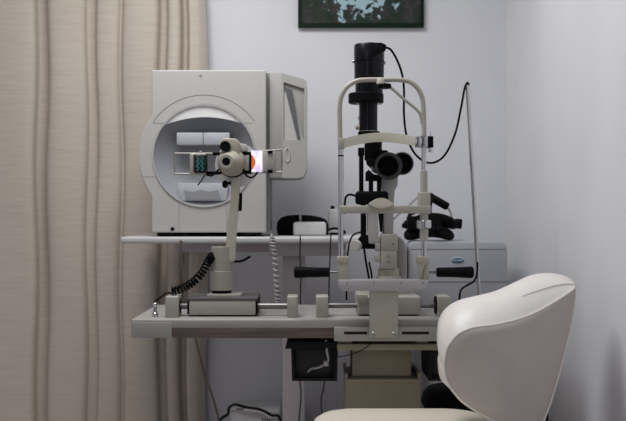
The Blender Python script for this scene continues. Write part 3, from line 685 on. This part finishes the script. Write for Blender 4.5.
cord('cable', [P(371, 344, 2.865), P(360, 351, 2.86), P(348, 355, 2.865), P(337, 357, 2.90), P(333, 357, 2.915)], .0016, 'rubber', 'thin wire sagging under the table towards the open black power box', 6)

# ------------------------------------------------------------------ grey machine, headset, cabinet
YG = 3.58
ZG = Z(316, YG)
cabn = thing('side_cabinet', (X(468, 3.75), 3.78, 0), 'low grey cabinet standing under the grey machine in the corner', 'cabinet')
MB().box((X(430, 3.6), 3.60, .06), (X(506, 3.6), 3.96, ZG), .004).build('cabinet_body', 'deskleg', cabn)
MB().box((X(434, 3.6), 3.585, .09), (X(502, 3.6), 3.60, ZG - .02), .003).build('door', 'deskleg', cabn)
MB().box((X(433, 3.6), 3.62, 0), (X(503, 3.6), 3.94, .06), .002).build('plinth', 'rubber', cabn)
G = thing('grey_machine', (X(458, 3.7), 3.75, ZG), 'boxy grey tabletop machine with blue oval badge in the corner', 'machine')
g = MB().pprism([(408, 250), (410, 244), (413, 241.5), (503, 241.5), (506, 244), (507.5, 250), (507.5, 316), (408, 316)], YG, .36, .006, 3)
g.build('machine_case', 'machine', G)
MB().pprism([(408.3, 281.3), (507.3, 281.3), (507.3, 282.4), (408.3, 282.4)], YG - .001, .01, 0).pprism([(411, 248.8), (505, 248.8), (505, 249.5), (411, 249.5)], YG - .001, .01, 0).build('case_seam', 'seam', G)
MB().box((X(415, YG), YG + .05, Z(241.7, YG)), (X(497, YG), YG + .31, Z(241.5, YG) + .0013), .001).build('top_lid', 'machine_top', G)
bc = P(457.6, 260.5, YG)
bdg = MB(); bdg.ell(bc, L(7.4, YG), .003, L(3.7, YG)); bo = bdg.build('badge', 'badge_ring', G)
MB().ell(bc + Vector((0, -.0012, 0)), L(6.4, YG), .003, L(2.8, YG)).build('badge_face', 'badge', bo)
for px in (453.5, 455.6, 457.7, 459.8, 461.7):
    MB().box(P(px - .65, 259.6, YG - .0052), P(px + .65, 261.4, YG - .004) , .0003).build('badge_lettering', 'badge_ring', bo)
# head-worn ophthalmoscope
yo = 3.66; ZM = Z(241.5, YG) + .0015
HS = thing('headset', (X(431, yo), yo, ZM), 'black head-worn ophthalmoscope resting on the grey machine', 'headset')
def hoop(py, rx, ry, tilt, r, cx):
    return MB().tube([Vector((X(cx, yo) + rx * math.cos(2*PI*k/40), yo + ry * math.sin(2*PI*k/40), Z(py, yo) + tilt * math.sin(2*PI*k/40) - .012 * math.cos(4*PI*k/40))) for k in range(40)], r, 12, closed=True)
lp_ = hoop(0, .080, .058, .012, .0175, 429)
zmin = min(v.co.z for v in lp_.bm.verts)
for v in lp_.bm.verts: v.co.z += ZM - zmin + .0005
lp_.build('lower_pad', 'blackfab', HS)
hoop(221.5, .088, .066, -.004, .0185, 430.5).build('headband', 'black', HS)
MB().tube(crv([P(425, 217, yo - .07), P(428, 205, yo - .05), P(429.5, 197, yo - .03), P(433, 198.5, yo), P(441, 203, yo + .02), P(447, 206.5, yo + .03)], 6), .016, 10).build('crown_strap', 'blackfab', HS)
MB().tube(crv([P(446, 206, yo + .03), P(450, 211, yo + .03), P(452, 218, yo + .03)], 6), .0035, 8).build('strap_wire', 'greycord', HS)
MB().cyl(P(455, 223.5, yo), P(461.5, 224, yo), L(5, yo), n=24).build('tension_knob', 'black', HS)
MB().cyl(P(407, 225.5, yo - .03), P(402, 225.8, yo - .03), L(2.4, yo), n=20).build('side_knob', 'black', HS)
MB().pbox(427, 194, 432, 219, yo - .075, .05, .006).pbox(430, 214, 441, 236, yo - .085, .05, .006).pbox(408, 216, 420, 230, yo - .08, .05, .006).build('optic_block', 'black', HS)
for px in (433, 438): MB().cyl(P(px, 228, yo - .08), P(px, 228, yo - .10), L(2.2, yo), n=18).build('eyepiece', 'black_gloss', HS)
MB().pprism([(406.5, 219), (409, 213), (420, 209.5), (421, 212), (411, 215.5), (409, 221)], yo - .06, .02, .001).build('front_strap', 'black', HS)

# ------------------------------------------------------------------ floor-standing things
yu = 3.72
U = thing('power_supply', (X(255, yu), yu + .1, 0), 'white power supply case standing on the floor under the desk', 'power supply')
MB().box((X(230, yu), yu, .012), (X(280, yu), yu + .2, Z(410.5, yu)), .006, 3).build('case', 'whitebox', U)
for k in range(7): MB().box((X(262 + k * 2.4, yu), yu - .001, Z(424, yu)), (X(263.2 + k * 2.4, yu), yu + .004, Z(418, yu)), 0).build('vent_slot', 'seam', U)
MB().box((X(232, yu), yu + .01, 0), (X(278, yu), yu + .19, .013), 0).build('feet', 'rubber', U)
MB().pbox(236, 409.6, 244, 411, yu + .01, .03, .001).build('switch', 'seam', U)
cord('cable', [Vector((X(214, 3.68), 3.68, .02)), P(214, 440, 3.68), P(218, 425, 3.68), P(222, 418, 3.68), P(228, 414, 3.70), P(229, 408, 3.705), P(235, 404.5, 3.71), P(245, 407, 3.705), P(260, 409.5, 3.705), P(271, 415, 3.70), P(281, 423, 3.70), Vector((X(283, 3.7), 3.7, .02))], .0055, 'rubber', 'dark cable looped over the white power supply case')
wbx = MB().box((X(250, 3.93), 3.93, 0), (X(303, 3.93), 4.03, Z(408, 3.93)), .006).build('storage_box', 'whitebox')
tag(wbx, 'pale storage box on the floor against the back wall behind the power supply', 'box')
bf = MB().box((X(305.2, 3.57), 3.57, Z(344, 3.58)), (X(330, 3.57), 3.63, Z(337.5, 3.57)), .002).build('blue_carton', 'blue')
tag(bf, 'flat blue carton lying on the desk stretcher above the black power box', 'carton')

# black stool behind the column
ysn = 3.4
ST = thing('stool', (X(455, ysn), ysn, 0), 'black padded stool behind the instrument table, beside the white chair', 'stool')
xs = X(456, ysn)
MB().lathe((xs, ysn, Z(409, ysn)), (xs, ysn, Z(384, ysn)), [(0, .10), (.004, .115), (.03, .125), (.06, .118), (.078, .10), (.088, .06), (.09, 0)], 40).build('seat', 'blackfab', ST)
MB().cyl((xs, ysn, .06), (xs, ysn, Z(409, ysn)), .02).build('post', 'steel', ST)
for k in range(5):
    a = 2*PI*k/5 + .3
    lg = MB().tube([(xs, ysn, .085), (xs + .10 * math.cos(a), ysn + .10 * math.sin(a), .07), (xs + .15 * math.cos(a), ysn + .15 * math.sin(a), .055)], .014, 10).build('leg', 'black', ST)
    MB().cyl((xs + .15 * math.cos(a), ysn + .15 * math.sin(a) - .01, .024), (xs + .15 * math.cos(a), ysn + .15 * math.sin(a) + .01, .024), .024, n=20).build('caster', 'rubber', lg)

# ------------------------------------------------------------------ white patient chair
CH = thing('patient_chair', (.26, 2.53, 0), 'white vinyl patient chair with rounded wrap backrest in the foreground', 'chair')
pairs = [((575.5,286),(574.5,288.5)), ((571,279),(571,291)), ((560,274.5),(562,297)), ((545,273),(549,305)), ((530,275.5),(533,313.5)), ((515,282),(515,320)),
         ((495,291),(494,324.8)), ((475,296),(473,327.5)), ((458,300.5),(459,333.5)), ((446,308),(451.5,341)), ((439,319),(447,348.5)), ((437,332),(445,357)),
         ((437.2,344),(444.2,363)), ((439.6,350),(444.4,368)), ((437.6,359.5),(445,373)), ((440,378),(447,381)), ((449,388),(452,389.5)), ((460,401),(461.5,400)), ((475,412),(476,410.5)), ((495,424),(496,422)),
         ((520,432),(520,430)), ((540,430),(538,428)), ((546.5,411),(548,409)), ((555.5,379),(557.5,378.5)), ((563.5,349),(565.5,348.5)), ((570,319),(572,319)), ((573,297),(575,297))]
YB = 2.46
def shell_y(px): return YB + .05 * ((px - 500) / 70) ** 2 + .03 * (px - 500) / 70   # plan curve of the shell
A = []; B = []; Mi = []; C_ = []; E = []
ctr_px = (510, 350)
for i, (pa, pb__) in enumerate(pairs):
    yb = shell_y(pb__[0]); gap = min(1, math.hypot(pa[0]-pb__[0], pa[1]-pb__[1]) / 30)
    yA = yb + .045 + .085 * gap
    pBv = P(*pb__, yb); pAv = P(*pa, yA)
    B.append(pBv); A.append(pAv)
    mid = (pAv + pBv) / 2
    out_ = Vector((pAv.x - X(ctr_px[0], YB), 0, pAv.z - Z(ctr_px[1], YB))).normalized()
    Mi.append(mid + out_ * .012 * gap + Vector((0, -.026 * gap - .006, 0)))
    cc3 = Vector((X(ctr_px[0], YB + .2), yA + .09, Z(ctr_px[1], YB + .2)))
    q = pAv.lerp(Vector((cc3.x, pAv.y, cc3.z)), .10); C_.append(Vector((q.x, yA + .055, q.z)))
    q = pAv.lerp(Vector((cc3.x, pAv.y, cc3.z)), .45); E.append(Vector((q.x, yA + .075, q.z)))
cl = lambda l: crv(l, 6, closed=True)
m = MB()
B2 = [b + (Vector((X(510, YB), YB, Z(360, YB))) - b) * -.006 + Vector((0, .0, 0)) for b in B]
R = m.strip([cl(B2), cl(Mi), cl(A), cl(C_), cl(E)]); m.bm.faces.new(R[-1])
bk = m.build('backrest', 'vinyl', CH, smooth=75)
m = MB()
cen = Vector((X(508, YB), YB - .02, Z(362, YB)))
L2 = []
for f in (1.0, .96, .8, .55, .3, .1):
    L2.append([Vector((cen.x + (b.x - cen.x) * f, b.y * f + (1 - f) * (YB - .012) - (.006 if f < 1 else 0), cen.z + (b.z - cen.z) * f)) for b in B])
back = [b + Vector((0, .05, 0)) for b in [Vector((cen.x + (b.x - cen.x) * .97, b.y, cen.z + (b.z - cen.z) * .97)) for b in B]]
R = m.strip([cl(back)] + [cl(l) for l in L2]); m.bm.faces.new(R[-1])
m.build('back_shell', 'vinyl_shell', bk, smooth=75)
pip = MB().tube(cl([b + Vector((0, -.002, 0)) for b in B]), .0028, 8, closed=True).build('piping', 'vinyl', bk)
MB().tube(cl(Mi)[0:30], .0022, 8, r2=.0006).build('crease', 'vinyl', bk)
# seat cushion
zs = Z(407.5, 2.74)
sx0, sx1, sy0, sy1 = -.005, .50, 2.24, 2.78
m = MB(); loops = []
def rrect(ins, z, r):
    out = []
    for cxx, cyy, a0 in ((sx1 - r, sy1 - r, 0), (sx0 + r, sy1 - r, 90), (sx0 + r, sy0 + r, 180), (sx1 - r, sy0 + r, 270)):
        for k in range(9):
            a = math.radians(a0 + k * 90 / 8); out.append(Vector((cxx + (r - ins) * math.cos(a), cyy + (r - ins) * math.sin(a), z)))
    return out
for ins, z in ((.10, zs - .10), (.02, zs - .10), (.0, zs - .085), (-.004, zs - .055), (.0, zs - .035), (.010, zs - .016), (.028, zs - .005), (.06, zs), (.11, zs + .003)):
    loops.append(rrect(ins, z, .13))
R = m.strip(loops); m.bm.faces.new(R[0][::-1]); m.bm.faces.new(R[-1])
m.build('seat', 'seat_vinyl', CH, smooth=75)
MB().box((.05, 2.32, zs - .13), (.45, 2.70, zs - .098), .004).build('seat_pan', 'black', CH)
MB().cyl((.25, 2.49, .05), (.25, 2.49, zs - .128), .045).build('post', 'steel', CH)
MB().cyl((.25, 2.47, 0), (.25, 2.47, .05), .25, .22, n=48, bev=.01).build('base', 'steel', CH)
xbk = X(543.5, YB + .06)
MB().tube(crv([Vector((.42, 2.53, zs - .115)), Vector((xbk - .03, 2.53, zs - .115)), Vector((xbk, 2.53, zs - .06)), Vector((xbk + .006, 2.53, Z(404, 2.53)))], 6), .010, 10).build('back_bracket', 'black', CH)

# ------------------------------------------------------------------ light
def area(name, loc, target, sx, sy, power, col):
    l = bpy.data.lights.new(name, 'AREA'); l.shape = 'RECTANGLE'; l.size = sx; l.size_y = sy; l.energy = power; l.color = col
    o = bpy.data.objects.new(name, l); COL.objects.link(o); o.location = loc
    o.rotation_euler = (Vector(target) - Vector(loc)).to_track_quat('-Z', 'Y').to_euler(); return o
area('ceiling_lamp', (-.45, 2.75, 2.66), (-.45, 2.75, 0), 1.0, .8, 44, (1, .99, .98))
area('ceiling_lamp', (-.9, .6, 2.66), (-.9, .6, 0), 1.0, .8, 8, (.97, .98, 1))
area('front_fill', (-1.2, -1.5, 1.85), (.1, 3, 1.0), 1.2, 1.5, 9, (.93, .96, 1))  # added fill behind the camera, gives streaks on the black housing; no window there
w = bpy.data.worlds.new('room_light'); S.world = w; w.use_nodes = True
bg = w.node_tree.nodes['Background']; bg.inputs['Color'].default_value = (.88, .92, 1, 1); bg.inputs['Strength'].default_value = .14

# ------------------------------------------------------------------ camera
cam = bpy.data.cameras.new('camera'); co = bpy.data.objects.new('camera', cam); COL.objects.link(co)
co.location = (0, 0, H); co.rotation_euler = (PI / 2, 0, 0)
cam.sensor_fit = 'HORIZONTAL'; cam.sensor_width = 36; cam.lens = 36 * F / 626
cam.clip_start = .05
cam.dof.use_dof = True; cam.dof.focus_distance = 2.9; cam.dof.aperture_fstop = 4.0
S.camera = co
S.view_settings.view_transform = 'Standard'; S.view_settings.look = 'None'; S.view_settings.gamma = 1
S.view_settings.use_curve_mapping = False; S.view_settings.exposure = -0.6
